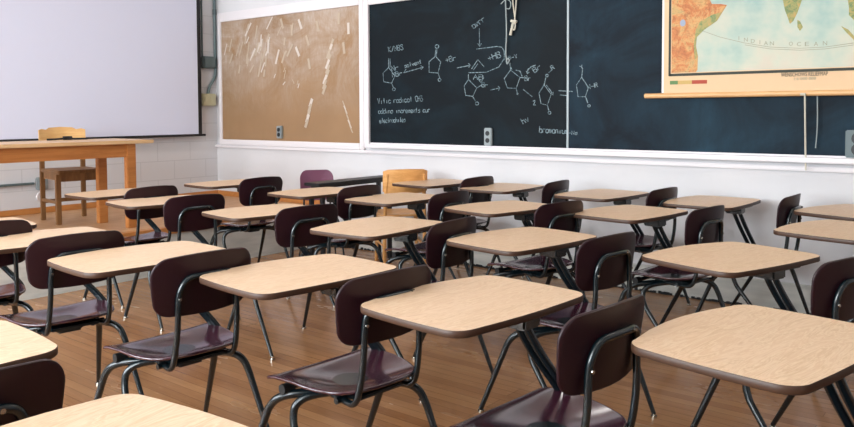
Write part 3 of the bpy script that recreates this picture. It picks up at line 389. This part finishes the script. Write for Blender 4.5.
# ------------------------------------------------------------------ plum chair, black table, amber wooden chair
def simple_shell_chair(loc, rz):
    r = empty('plastic_chair', loc, rz)
    def so():
        P = [(-.2,.19),(-.1,.21),(.05,.21),(.16,.19),(.2,.13),(.21,.0)]
        P = P+[(x,-y) for x, y in P[-2::-1]]; Q = []
        for a, b in zip(P, P[1:]+P[:1]): Q += [(a[0]*.75+b[0]*.25, a[1]*.75+b[1]*.25), (a[0]*.25+b[0]*.75, a[1]*.25+b[1]*.75)]
        return Q
    MB().rings(so(), lambda x, y: ((x,y,.44-.02*(1-(x/.2)**2)*(1-(y/.21)**2)), (0,0,1)), .012, (.3,.6,.85)).build('seat', M['plum'], r, 60)
    P = []
    w, z0, z1, q_ = .19, .55, .83, .08
    for cy, cz, a0 in ((w-q_, z1-q_, 0), (-w+q_, z1-q_, 90), (-w+q_, z0+q_, 180), (w-q_, z0+q_, 270)):
        for q in range(8):
            a = math.radians(a0+90*q/7); P.append((cy+q_*math.cos(a), cz+q_*math.sin(a)))
    MB().rings(P, lambda y, z: ((.2+.2*(z-.55)-.03*(y/.19)**2, y, z), (-1,0,.2)), .012, (.3,.6,.85)).build('backrest', M['plum'], r, 60)
    MB().tube([(.0,-.15,.42),(.16,-.15,.42),(.20,-.15,.5),(.235,-.14,.66),(.245,-.09,.7),(.245,.09,.7),(.235,.14,.66),(.20,.15,.5),(.16,.15,.42),(0,.15,.42)], .011, 8).build('back_frame', M['steel'], r, 50)
    for sx, sy in ((-1,-1),(-1,1),(1,-1),(1,1)): MB().tube([(sx*.1,sy*.12,.425),(sx*.15,sy*.16,.40),(sx*.21,sy*.21,0)], .012, 8, r2=.009).build('leg', M['steel'], r, 50)
    return r
sc_ = simple_shell_chair((-4.93,4.68,0), PI-.55); sc_.scale = (.84,.8,.96)
tag(sc_, 'plum plastic chair facing the room behind the narrow black table', 'chair')
t = empty('black_table', (-4.62,4.75,0)); tag(t, 'narrow black side table standing end-on against the wall below the bulletin board', 'table')
MB().bbox(-.09, .09, -.47, .47, .715, .74, .004).build('tabletop', M['black'], t)
MB().box(-.06, .06, -.42, .42, .695, .715).build('apron', M['black'], t)
for sx, sy in ((-1,-1),(-1,1),(1,-1),(1,1)): MB().bbox(sx*.065-.017, sx*.065+.017, sy*.41-.017, sy*.41+.017, 0, .6945, .003).build('leg', M['black'], t)

r = empty('wooden_chair', (-4.32,5.04,0), math.radians(-38)); tag(r, 'amber bent-plywood wooden chair standing among the far desks near the wall', 'chair')
# x towards its back, y across; faces -x
P = [(-.21,.2),(0,.2),(.19,.18),(.2,-.18),(0,-.2),(-.21,-.2)]; Q = []
for _ in range(2):
    Q = []
    for a, b in zip(P, P[1:]+P[:1]): Q += [(a[0]*.85+b[0]*.15, a[1]*.85+b[1]*.15), (a[0]*.15+b[0]*.85, a[1]*.15+b[1]*.85)]
    P = Q
MB().rings(P, lambda x, y: ((x,y,.445-.012*(1-(x/.2)**2)), (0,0,1)), .018, (.4,.8)).build('seat', M['maple'], r, 60)
P = [(y, z) for y, z in ((-.19,.65),(-.19,.82),(-.15,.835),(0,.84),(.15,.835),(.19,.82),(.19,.65),(.15,.635),(0,.63),(-.15,.635))]
MB().rings(P, lambda y, z: ((.235-.05*(y/.19)**2+.12*(z-.63), y, z), (-1,0,.1)), .016, (.4,.8)).build('backrest', M['maple'], r, 50)
for s_ in (-1, 1):
    MB().tube([(.16,s_*.175,0),(.17,s_*.17,.43),(.19,s_*.165,.6),(.222,s_*.155,.80)], .017, 8).build('leg', M['maple'], r, 50)
    MB().tube([(-.2,s_*.185,0),(-.17,s_*.17,.436)], .014, 8, r2=.019).build('leg', M['maple'], r, 50)
    MB().tube([(-.188,s_*.18,.18),(.162,s_*.173,.18)], .010, 8).build('stretcher', M['maple'], r, 50)
MB().tube([(-.184,-.178,.24),(-.184,.178,.24)], .010, 8).build('stretcher', M['maple'], r, 50)

# ------------------------------------------------------------------ teacher table and chair
t = empty('teacher_table', (-6.06,2.42,PZ)); tag(t, 'long honey-coloured wooden table standing on the raised platform', 'table')
TY0, TY1 = -1.1, 1.14; TZ = .715
MB().bbox(-.30, .33, TY0, TY1, TZ-.028, TZ, .004).build('tabletop', M['table_top_wood'], t, 40)
ap = MB(); ap.box(.26, .28, TY0+.14, TY1-.22, TZ-.135, TZ-.028); ap.box(-.20, -.18, TY0+.14, TY1-.22, TZ-.135, TZ-.028)
ap.box(-.19, .28, TY0+.09, TY0+.11, TZ-.135, TZ-.028); ap.box(-.19, .28, TY1-.19, TY1-.17, TZ-.135, TZ-.028); ap.build('apron', M['table_wood'], t)
for sx, y in ((-1,TY0+.1),(1,TY0+.1),(-1,TY1-.18),(1,TY1-.18)):
    xl_ = .265 if sx > 0 else -.19
    MB().bbox(xl_-.028, xl_+.028, y-.038, y+.038, 0, TZ-.0285, .004).build('leg', M['table_wood'], t, 40)
# chair behind it, facing the class (+x)
r = empty('teacher_chair', (-6.59,3.30,PZ), math.radians(-6)); tag(r, 'brown wooden armless chair with light plywood back tucked behind the teacher table', 'chair')
MB().bbox(-.2, .22, -.2, .2, .425, .455, .01).box(-.17,.2,-.18,-.16,.37,.425).box(-.17,.2,.16,.18,.37,.425).box(.17,.19,-.16,.16,.36,.425).build('seat', M['chair_wood'], r, 40)
P = [(y, z) for y, z in ((-.2,.665),(-.2,.79),(-.17,.80),(-.13,.792),(-.10,.81),(0,.815),(.10,.81),(.13,.792),(.17,.80),(.2,.79),(.2,.665),(.1,.655),(-.1,.655))]
MB().rings(P, lambda y, z: ((-.245+.045*(y/.2)**2-.1*(z-.65), y, z), (1,0,.1)), .016, (.4,.8)).build('backrest', M['chair_ply'], r, 50)
MB().bbox(-.235,-.215,-.16,.16,.53,.565,.004).build('back_rail', M['chair_wood'], r)
for s_ in (-1, 1):
    MB().bbox(-.235,-.2,s_*.175-.018,s_*.175+.018,0,.66,.004).build('leg', M['chair_wood'], r)
    MB().bbox(.165,.205,s_*.19-.02,s_*.19+.02,0,.424,.004).build('leg', M['chair_wood'], r)
    MB().box(-.2,.165,s_*.18-.01,s_*.18+.01,.17,.195).build('stretcher', M['chair_wood'], r)
MB().box(-.225,-.205,-.157,.157,.15,.18).build('stretcher', M['chair_wood'], r)
MB().box(.175,.195,-.17,.17,.2,.225).build('stretcher', M['chair_wood'], r)
tz = PZ+TZ
c = MB().tube([(-6.3,2.95,tz+.008),(-6.28,3.02,tz+.01),(-6.31,3.08,tz+.012),(-6.27,3.13,tz+.01),(-6.3,3.2,tz+.008),(-6.28,3.28,tz+.008)], .008, 8).tube([(-6.29,3.08,tz+.016),(-6.29,3.15,tz+.016)], .016, 8).build('cable', M['rubber'], None, 50)
tag(c, 'short black cable lying on the teacher table right of the wooden chair', 'cable')
c = MB().bbox(-6.16,-5.98,2.12,2.42,tz,tz+.022,.006).build('folder', M['rubber'], None, 40)
tag(c, 'flat black folder on the teacher table at the left picture edge', 'folder')

# ------------------------------------------------------------------ projector screen on the left wall
SX = XL+.12; y0, y1 = .9, 5.075
s = empty('projector_screen', (SX,(y0+y1)/2,1.07)); tag(s, 'big white pull-down projector screen hanging before the left wall', 'projector screen')
def loc(mb, o):  # shift world coordinates to the thing's own
    mb.v = [(a-o.location.x, b-o.location.y, c-o.location.z) for a, b, c in mb.v]; return mb
loc(MB().box(SX-.001, SX+.001, y0+.09, y1-.045, 1.085, 2.93), s).build('screen_sheet', M['screen'], s)
loc(MB().box(SX-.0015, SX+.0015, y1-.045, y1, 1.085, 2.93).box(SX-.0015, SX+.0015, y0, y0+.09, 1.085, 2.93), s).build('black_border', M['screen_black'], s)
loc(MB().tube([(SX,y0-.06,1.073),(SX,y1+.04,1.073)], .013, 10, smooth=0), s).build('bottom_bar', M['screen_black'], s, 50)
loc(MB().bbox(SX-.05, SX+.05, y0-.1, y1+.06, 2.93, 3.03, .02), s).build('roller_case', M['trim'], s, 50)
loc(MB().box(XL+.002, SX-.05, y0+.3, y0+.34, 2.95, 3.0).box(XL+.002, SX-.05, y1-.34, y1-.3, 2.95, 3.0), s).build('wall_bracket', M['trim'], s)

# conduits and boxes in the corner
c = MB().tube([(XL+.02,5.335,3.14),(XL+.02,5.335,1.84),(XL+.022,5.332,1.72),(XL+.03,5.25,1.62),(XL+.03,5.225,1.53)], .016, 10).build('conduit', M['pipe'], None, 50)
tag(c, 'thick teal-grey conduit running down the corner and bending to the cream box', 'pipe')
for z in (2.45,): 
    MB().tube([(XL+.02,5.335,z-.03),(XL+.02,5.335,z+.03)], .021, 10, smooth=0).build('coupling', M['box_teal'], c, 50)
c = MB().tube([(XL+.014,5.17,3.14),(XL+.014,5.17,1.945)], .0095, 8).build('conduit', M['box_teal'], None, 50)
tag(c, 'thin dark conduit dropping beside the screen into the teal box', 'pipe')
c = MB().bbox(XL, XL+.07, 5.145, 5.305, 1.81, 1.945, .012).build('junction_box', M['box_teal'], None, 40); tag(c, 'teal junction box high in the corner beside the screen', 'electrical box')
MB().bbox(XL+.0705, XL+.078, 5.16, 5.29, 1.825, 1.93, .003).build('cover', M['box_teal'], c, 40)
c = MB().bbox(XL, XL+.06, 5.13, 5.315, 1.395, 1.53, .01).build('outlet_box', M['box_cream'], None, 40); tag(c, 'cream double outlet box on the corner wall below the conduit bend', 'electrical box')
for y in (5.18, 5.265): MB().bbox(XL+.0605, XL+.067, y-.022, y+.022, 1.43, 1.495, .004).build('socket', M['box_cream'], c, 40)
c = MB().bbox(XL, XL+.035, .4, 3.3, .655, .675, .004).build('cable_raceway', M['box_teal'], None, 40); tag(c, 'thin dark raceway running low along the left wall', 'cable duct')
c = MB().bbox(XL, XL+.05, 3.32, 3.42, .6, .72, .008).build('wall_outlet', M['plate'], None, 40); tag(c, 'small wall outlet low behind the teacher chair', 'outlet')
MB().tube([(XL+.05,3.36,.64),(XL+.12,3.33,.60),(XL+.16,3.25,.56),(XL+.13,3.30,.50),(XL+.1,3.42,.52)], .012, 8).build('plug_lead', M['trim'], c, 50)

# ------------------------------------------------------------------ bulletin board
bx0, bx1, bz0, bz1 = -7.215, -5.08, 1.018, 2.33
b = empty('bulletin_board', ((bx0+bx1)/2, YB, bz0)); tag(b, 'brown framed bulletin board covered in old tape marks', 'bulletin board')
loc(MB().box(bx0, bx1, YB-.012, YB, bz0, bz1), b).build('pin_panel', M['cork'], b)
f = MB(); 
f.bbox(bx0-.045, bx0, YB-.03, YB, bz0-.06, bz1+.10, .004); f.bbox(bx1, bx1+.06, YB-.03, YB, bz0-.06, bz1+.10, .004)
f.bbox(bx0, bx1, YB-.03, YB, bz1, bz1+.10, .004); f.bbox(bx0, bx1, YB-.034, YB, bz0-.06, bz0, .004); loc(f, b).build('frame', M['trim'], b, 40)
wl = bx1-bx0; wh = bz1-bz0
def strip(u, v, L, w_, a, i):
    x = bx0+u*wl; z = bz1-v*wh; m = Matrix.Translation((x, YB-.0125-.0001*(i%40), z)) @ Matrix.Rotation(a, 4, 'Y')
    loc(MB().box(-w_/2, w_/2, -.0008, .0, -L/2, L/2, mat=m), b).build('tape_scrap', M['tape'] if i%3 else M['tape_pale'], b)
sp_ = []
for i in range(52): sp_.append((random.gauss(.29,.13), random.gauss(.24,.11), random.uniform(.07,.17), random.uniform(.014,.03), random.uniform(.1,.75)))
for (u, v) in ((.48,.07),(.55,.13),(.61,.09),(.66,.22),(.73,.12),(.59,.3),(.67,.4),(.87,.08),(.93,.16),(.9,.3)): sp_.append((u, v, .11, .03, random.uniform(-.5,.2)))
for q in range(10): sp_.append((.82-.006*q+random.uniform(-.01,.01), .26+.038*q, .10, .03, .5))
for q in range(5): sp_.append((.68-.008*q, .70+.04*q, .09, .035, .45))
for q in range(6): sp_.append((.90+.008*q, .72+.035*q, .09, .012, -.5))
for i in range(8): sp_.append((random.uniform(.4,.62), random.uniform(.38,.62), .05, .01, random.uniform(-1,1)))
for i, a in enumerate(sp_):
    if .03 < a[0] < .97 and .04 < a[1] < .96: strip(*a, i)
def wall_outlet(x0, x1, z0, z1, y, label, m, name='wall_outlet'):
    c = MB().bbox(x0, x1, y-.03, y, z0, z1, .006).build(name, m, None, 40); tag(c, label, 'outlet')
    xm = (x0+x1)/2; h = z1-z0; w_ = (x1-x0)*.27
    for z in (z0+h*.3, z0+h*.7): MB().tube([(xm,y-.0295,z),(xm,y-.034,z)], w_, 14, smooth=0).build('socket', M['socket'], c, 40)
wall_outlet(-6.27, -6.19, 1.045, 1.175, YB-.012, 'small steel outlet plate at the bottom of the brown bulletin board', M['plate'])

# ------------------------------------------------------------------ chalkboard
cx0, cxd, cz0, cz1 = -4.955, -2.872, 1.028, 2.318; cx1 = 1.2; YS = YB-.012
b = empty('chalkboard', (cxd, YB, cz0)); tag(b, 'long dark chalkboard with white frame and chemistry notes on its left half', 'chalkboard')
loc(MB().box(cx0, cxd-.008, YS, YB, cz0, cz1), b).build('board_panel', M['slate'], b)
o = loc(MB().box(cxd+.008, cx1, YS, YB, cz0, cz1), b).build('board_panel', M['slate_dusty'], b); o['label'] = 'bluish dusty right half of the board'
loc(MB().box(cxd-.008, cxd+.008, YS-.006, YB, cz0, cz1), b).build('divider_strip', M['plate'], b)
f = MB(); f.bbox(cx0-.06, cx0, YB-.036, YB, cz0-.05, cz1+.09, .004); f.bbox(cx0, cx1, YB-.036, YB, cz1, cz1+.09, .004); f.bbox(cx1, cx1+.05, YB-.036, YB, cz0, cz1+.09, .004); loc(f, b).build('frame', M['trim'], b, 40)
loc(MB().bbox(cx0, cx1+.05, YB-.10, YB, cz0-.045, cz0-.012, .006).bbox(cx0, cx1+.05, YB-.022, YB, cz0-.012, cz0, .002), b).build('chalk_tray', M['trim'], b, 40)
def ribbon(pls, y, w_):
    mb = MB()
    for pl in pls:
        P = [Vector((x, 0, z)) for x, z in pl]
        if len(P) < 2: continue
        vs = []
        for i, p in enumerate(P):
            t_ = (P[min(i+1,len(P)-1)]-P[max(i-1,0)]); 
            if t_.length < 1e-6: t_ = Vector((1,0,0))
            t_.normalize(); nn = Vector((-t_.z, 0, t_.x))*w_/2*random.uniform(.75,1.2)
            vs += [(p.x+nn.x, y, p.z+nn.z), (p.x-nn.x, y, p.z-nn.z)]
        n_ = len(P); vs += [(a, y+.0008, c_) for a, _, c_ in vs]
        fs = []
        for i in range(n_-1):
            a = 2*i; fs += [(a, a+1, a+3, a+2), (2*n_+a+2, 2*n_+a+3, 2*n_+a+1, 2*n_+a), (a, a+2, 2*n_+a+2, 2*n_+a), (a+1, 2*n_+a+1, 2*n_+a+3, a+3)]
        mb.add(vs, fs)
    return mb
for g_ in CHALK: loc(ribbon(g_, YS-.0012, .0068), b).build('chalk_writing', M['chalk'], b)
wall_outlet(-3.64, -3.565, 1.03, 1.178, YS, 'pale grey outlet plate on the chalkboard under the written formulas', M['plate'])
wall_outlet(-.945, -.80, 1.02, 1.19, YS, 'grey double outlet box on the chalkboard at the right picture edge', M['box_teal'])

# pull cords in front of the board
yc = YS-.03
c = MB().tube([(-3.425,yc,2.93),(-3.43,yc,2.3),(-3.412,yc,1.95),(-3.425,yc,1.8),(-3.41,yc,1.70)], .0055, 6).tube([(-3.41,yc,1.70),(-3.385,yc,1.725),(-3.40,yc,1.75),(-3.42,yc,1.73),(-3.41,yc,1.70)], .005, 6).tube([(-3.47,yc,2.19),(-3.42,yc,2.23),(-3.37,yc,2.20),(-3.38,yc,2.14),(-3.42,yc,2.15)], .004, 6).build('pull_cord', M['cord_grey'], None, 50)
tag(c, 'long thin grey pull cord hanging straight down over the chalk formulas', 'cord')
c = MB().tube([(-3.375,yc,2.93),(-3.365,yc,2.25),(-3.335,yc,2.07),(-3.33,yc,1.99),(-3.345,yc,1.965),(-3.36,yc,1.99),(-3.335,yc,2.05),(-3.318,yc,2.25),(-3.315,yc,2.93)], .0055, 6).tube([(-3.37,yc-.004,2.045),(-3.315,yc-.004,2.035)], .011, 8).tube([(-3.35,yc-.004,2.04),(-3.375,yc-.004,1.93)], .007, 6, r2=.012).build('pull_cord', M['cord'], None, 50)
tag(c, 'knotted cream cord loop hanging in front of the chalkboard', 'cord')
c = MB().tube([(-3.44,YB-.09,2.945),(-3.29,YB-.09,2.945)], .03, 10, smooth=0).bbox(-3.47,-3.26,YB-.12,YB,2.97,2.99,.004).build('cord_pulley', M['plate'], None, 50)
tag(c, 'small pulley bracket high above the chalkboard that carries the cords', 'bracket')

# ------------------------------------------------------------------ wall map
YM = 5.30; mx0 = MAP['sheet'][0][0]; mx1 = .35; mz0 = MAP['sheet'][1][1]+.02; mz1 = 2.84
RZ = (MAP['rod'][0][1]+MAP['rod'][1][1])/2; bxl = MAP['border'][0][0]; bz = (MAP['border'][1][1]+MAP['border'][2][1])/2
b = empty('wall_map', (mx0, YM, RZ)); tag(b, 'large relief wall map of the Indian Ocean hanging over the chalkboard', 'map')
loc(MB().box(mx0, mx1, YM, YM+.002, RZ, mz1), b).build('map_sheet', M['paper'], b)
loc(MB().box(mx0-.014, mx0, YM-.001, YM+.003, RZ+.02, mz1), b).build('sheet_edging', M['trim'], b)
loc(MB().box(bxl+.014, mx1-.08, YM-.0012, YM, bz+.014, mz1-.06), b).build('printed_sea', M['sea'], b)
f = MB(); f.box(bxl-.008, bxl+.008, YM-.0018, YM, bz-.008, mz1-.05); f.box(bxl, mx1-.07, YM-.0018, YM, bz-.010, bz+.008); f.box(bxl, mx1-.07, YM-.0018, YM, mz1-.06, mz1-.05); f.box(mx1-.078, mx1-.066, YM-.0018, YM, bz, mz1-.05); loc(f, b).build('border_line', M['map_ink'], b)
def land(pts, m, name, dy): 
    loc(MB().prism(pts, YM-dy, YM-.0012), b).build(name, m, b)
A = MAP['africa']; zb = bz+.014; xb = bxl+.014
ax = A[1:]  # coast going up, continued above the frame of the picture
land([(xb,zb)]+[(x, max(z, zb)) for x, z in ax[1:]]+[(-1.80,2.20),(-1.86,2.30),(-1.93,2.44),(-1.97,2.52),(xb,2.55)], M['land'], 'printed_land', .0030)
G_ = MAP['greenAf']; land(G_, M['lowland'], 'printed_land', .0036)
I = MAP['india']; Z = MAP['asia']
land([(xb,2.77),(xb,2.60),(-1.93,2.56),(-1.88,2.45),(-1.82,2.33),(-1.76,2.20),(-1.70,2.16),(-1.62,2.20),(-1.55,2.29),(-1.58,2.38),(-1.66,2.46),(-1.56,2.42),(-1.46,2.39),(-1.38,2.36),(-1.34,2.27),(I[0][0]-.01,I[0][1]+.05)]+I+
     [(I[-1][0]+.06,I[-1][1]+.14),(-1.06,2.32),(-1.00,2.30),(-.96,2.18)]+Z+[(Z[-1][0]+.03,Z[-1][1]+.08),(Z[-1][0]+.06,2.12),(-.74,2.05),(-.70,2.16),(-.62,2.30),(-.48,2.36),(-.36,2.48),(-.34,2.62),(-.42,2.70),(-.40,2.77)], M['lowland'], 'printed_land', .0030)
land([(-1.75,2.77),(-1.6,2.58),(-1.35,2.54),(-1.15,2.45),(-.95,2.42),(-.8,2.52),(-.72,2.66),(-.75,2.77)], M['land'], 'printed_land', .0037)
land(MAP['lanka'], M['lowland'], 'printed_land', .0030)
land(MAP['sumatra'], M['lowland'], 'printed_land', .0032)
lx, lz = MAP['lake'][0]; land([(lx+.02*math.cos(a*PI/5), lz+.024*math.sin(a*PI/5)) for a in range(10)], M['lake'], 'printed_land', .0038)
loc(ribbon([MAP['curve'], [(x, z-.012) for x, z in MAP['curve'][2:]]], YM-.0025, .004), b).build('printed_line', M['ink_soft'], b)
L = MAP['legend']; lx0, lx1, lz1, lz0 = L[0][0], L[1][0], (L[0][1]+L[1][1])/2, (L[2][1]+L[3][1])/2
f = MB(); st = [(0,.22,1),(.22,.6,2),(.6,1,0)]
for a, c_, mi in st: f.box(lx0+(lx1-lx0)*a, lx0+(lx1-lx0)*c_, YM-.0018, YM, lz0, lz1, mi)
loc(f, b).build('legend_bar', [M['leg_red'], M['leg_green'], M['leg_sand']], b)
def letters(body, x0, x1, zbase, h, m, name):
    cu = bpy.data.curves.new('t', 'FONT'); cu.body = body; cu.size = 1; cu.extrude = .002; cu.resolution_u = 2
    to = bpy.data.objects.new('t', cu); col.objects.link(to); bpy.context.view_layer.update()
    me = bpy.data.meshes.new_from_object(to); bpy.data.objects.remove(to)
    xs_ = [v_.co.x for v_ in me.vertices]; ys_ = [v_.co.y for v_ in me.vertices]
    a0, a1, b0, b1 = min(xs_), max(xs_), min(ys_), max(ys_)
    for v_ in me.vertices:
        v_.co = ((x0+(v_.co.x-a0)/(a1-a0)*(x1-x0))-b.location.x, YM-.0022+v_.co.z*.3-b.location.y, zbase+(v_.co.y-b0)/(b1-b0)*h-b.location.z)
    me.materials.clear(); me.materials.append(m); o = bpy.data.objects.new(name, me); link(o, b); return o
t1, t2, t3 = MAP['t1'], MAP['t2'], MAP['t3']
letters('WENSCHOWS RELIEFMAP', t1[0][0], t1[1][0], (t1[0][1]+t1[1][1])/2-.008, .025, M['map_ink'], 'map_title')
letters('1:6 000 000', t2[0][0], t2[1][0], (t2[0][1]+t2[1][1])/2, .018, M['ink_soft'], 'map_subtitle')
for ch, (x, z) in zip('INDIANOCEAN', [MAP['ocean'][i] for i in (0,1,2,3,4,5,6,7,8,9,10)]):
    letters(ch, x-.012 if ch != 'I' else x-.002, x+.012 if ch != 'I' else x+.002, z-.014, .026, M['ink_soft'], 'map_letter')
loc(MB().tube([(MAP['rod'][0][0], YM, RZ), (mx1+.15, YM, RZ)], .018, 12, smooth=0), b).build('bottom_rod', M['rod'], b, 50)
loc(MB().tube([(mx0-.15, YM, mz1), (mx1+.15, YM, mz1)], .03, 12, smooth=0).box(mx0+.1, mx0+.13, YM+.03, YB, mz1-.02, mz1+.02).box(mx1-.13, mx1-.1, YM+.03, YB, mz1-.02, mz1+.02), b).build('roller', M['rod'], b, 50)
loc(MB().tube([(-1.17,YM-.021,RZ-.006),(-1.165,YM-.018,1.2),(-1.155,YM-.03,.935)], .0055, 6).tube([(-1.195,YM-.02,RZ-.006),(-1.165,YM-.022,RZ-.008)], .009, 6), b).build('cord', M['cord'], b, 50)
loc(MB().tube([(-1.105,YM+.012,RZ-.012),(-1.10,YM+.01,1.2),(-1.11,YM+.012,1.075)], .0035, 6), b).build('cord', M['cord_grey'], b, 50)

# ------------------------------------------------------------------ light
def area(name, loc_, rot, sx, sy, power, rgb):
    l = bpy.data.lights.new(name, 'AREA'); l.shape = 'RECTANGLE'; l.size = sx; l.size_y = sy; l.energy = power; l.color = rgb
    o = bpy.data.objects.new(name, l); o.location = loc_; o.rotation_euler = rot; link(o); return o
for i, (a, bb) in enumerate(wins):
    area('window_daylight', ((a+bb)/2, YF-.2, (WZ0+WZ1)/2), (PI/2-.12, 0, 0), bb-a-.1, WZ1-WZ0-.1, 255, (.87,.95,1))
wd = bpy.data.worlds.new('World'); bpy.context.scene.world = wd; wd.use_nodes = True
wd.node_tree.nodes['Background'].inputs[0].default_value = (.80,.90,1,1); wd.node_tree.nodes['Background'].inputs[1].default_value = 1.2
# unseen glowing ceiling fixtures, added for seat highlights and a little fill
em = Mat('fill_glow', (240,240,236), .5); em.b.inputs['Emission Color'].default_value = (1,.97,.94,1); em.b.inputs['Emission Strength'].default_value = 9
for x, y, lb in ((-5.6,.9,'added unseen fill light above the near end of the platform'),(-5.6,3.9,'added unseen fill light above the far end of the platform'),(-3.2,.9,'added unseen fill light over the nearer middle desks'),(-3.2,3.9,'added unseen fill light over the farther middle desks'),(-.6,.9,'added unseen fill light right above the nearest desks'),(-.6,3.9,'added unseen fill light before the wall map')):
    c = MB().bbox(x-.16, x+.16, y-.65, y+.65, ZC-.09, ZC, .01).build('added_fill_light', M['trim'], None, 40)
    tag(c, lb, 'ceiling light', 'added unseen fill lights')
    MB().bbox(x-.14, x+.14, y-.62, y+.62, ZC-.105, ZC-.0905, .003).build('fill_panel', em.m, c, 40)

# ------------------------------------------------------------------ camera
cd = bpy.data.cameras.new('camera'); cam = bpy.data.objects.new('camera', cd); link(cam)
r_, d_, f_ = [Vector(v) for v in CAM]
m = Matrix((( r_.x, -d_.x, -f_.x), (r_.y, -d_.y, -f_.y), (r_.z, -d_.z, -f_.z))).to_4x4(); m.translation = (0,0,CAMZ)
cam.matrix_world = m; cd.sensor_width = 36; cd.lens = LENS; cd.shift_y = SHIFT; cd.clip_start = .05
sc = bpy.context.scene; sc.camera = cam
sc.view_settings.view_transform = 'Standard'; sc.view_settings.look = 'None'; sc.view_settings.gamma = 1; sc.view_settings.use_curve_mapping = False
sc.view_settings.exposure = 0.02
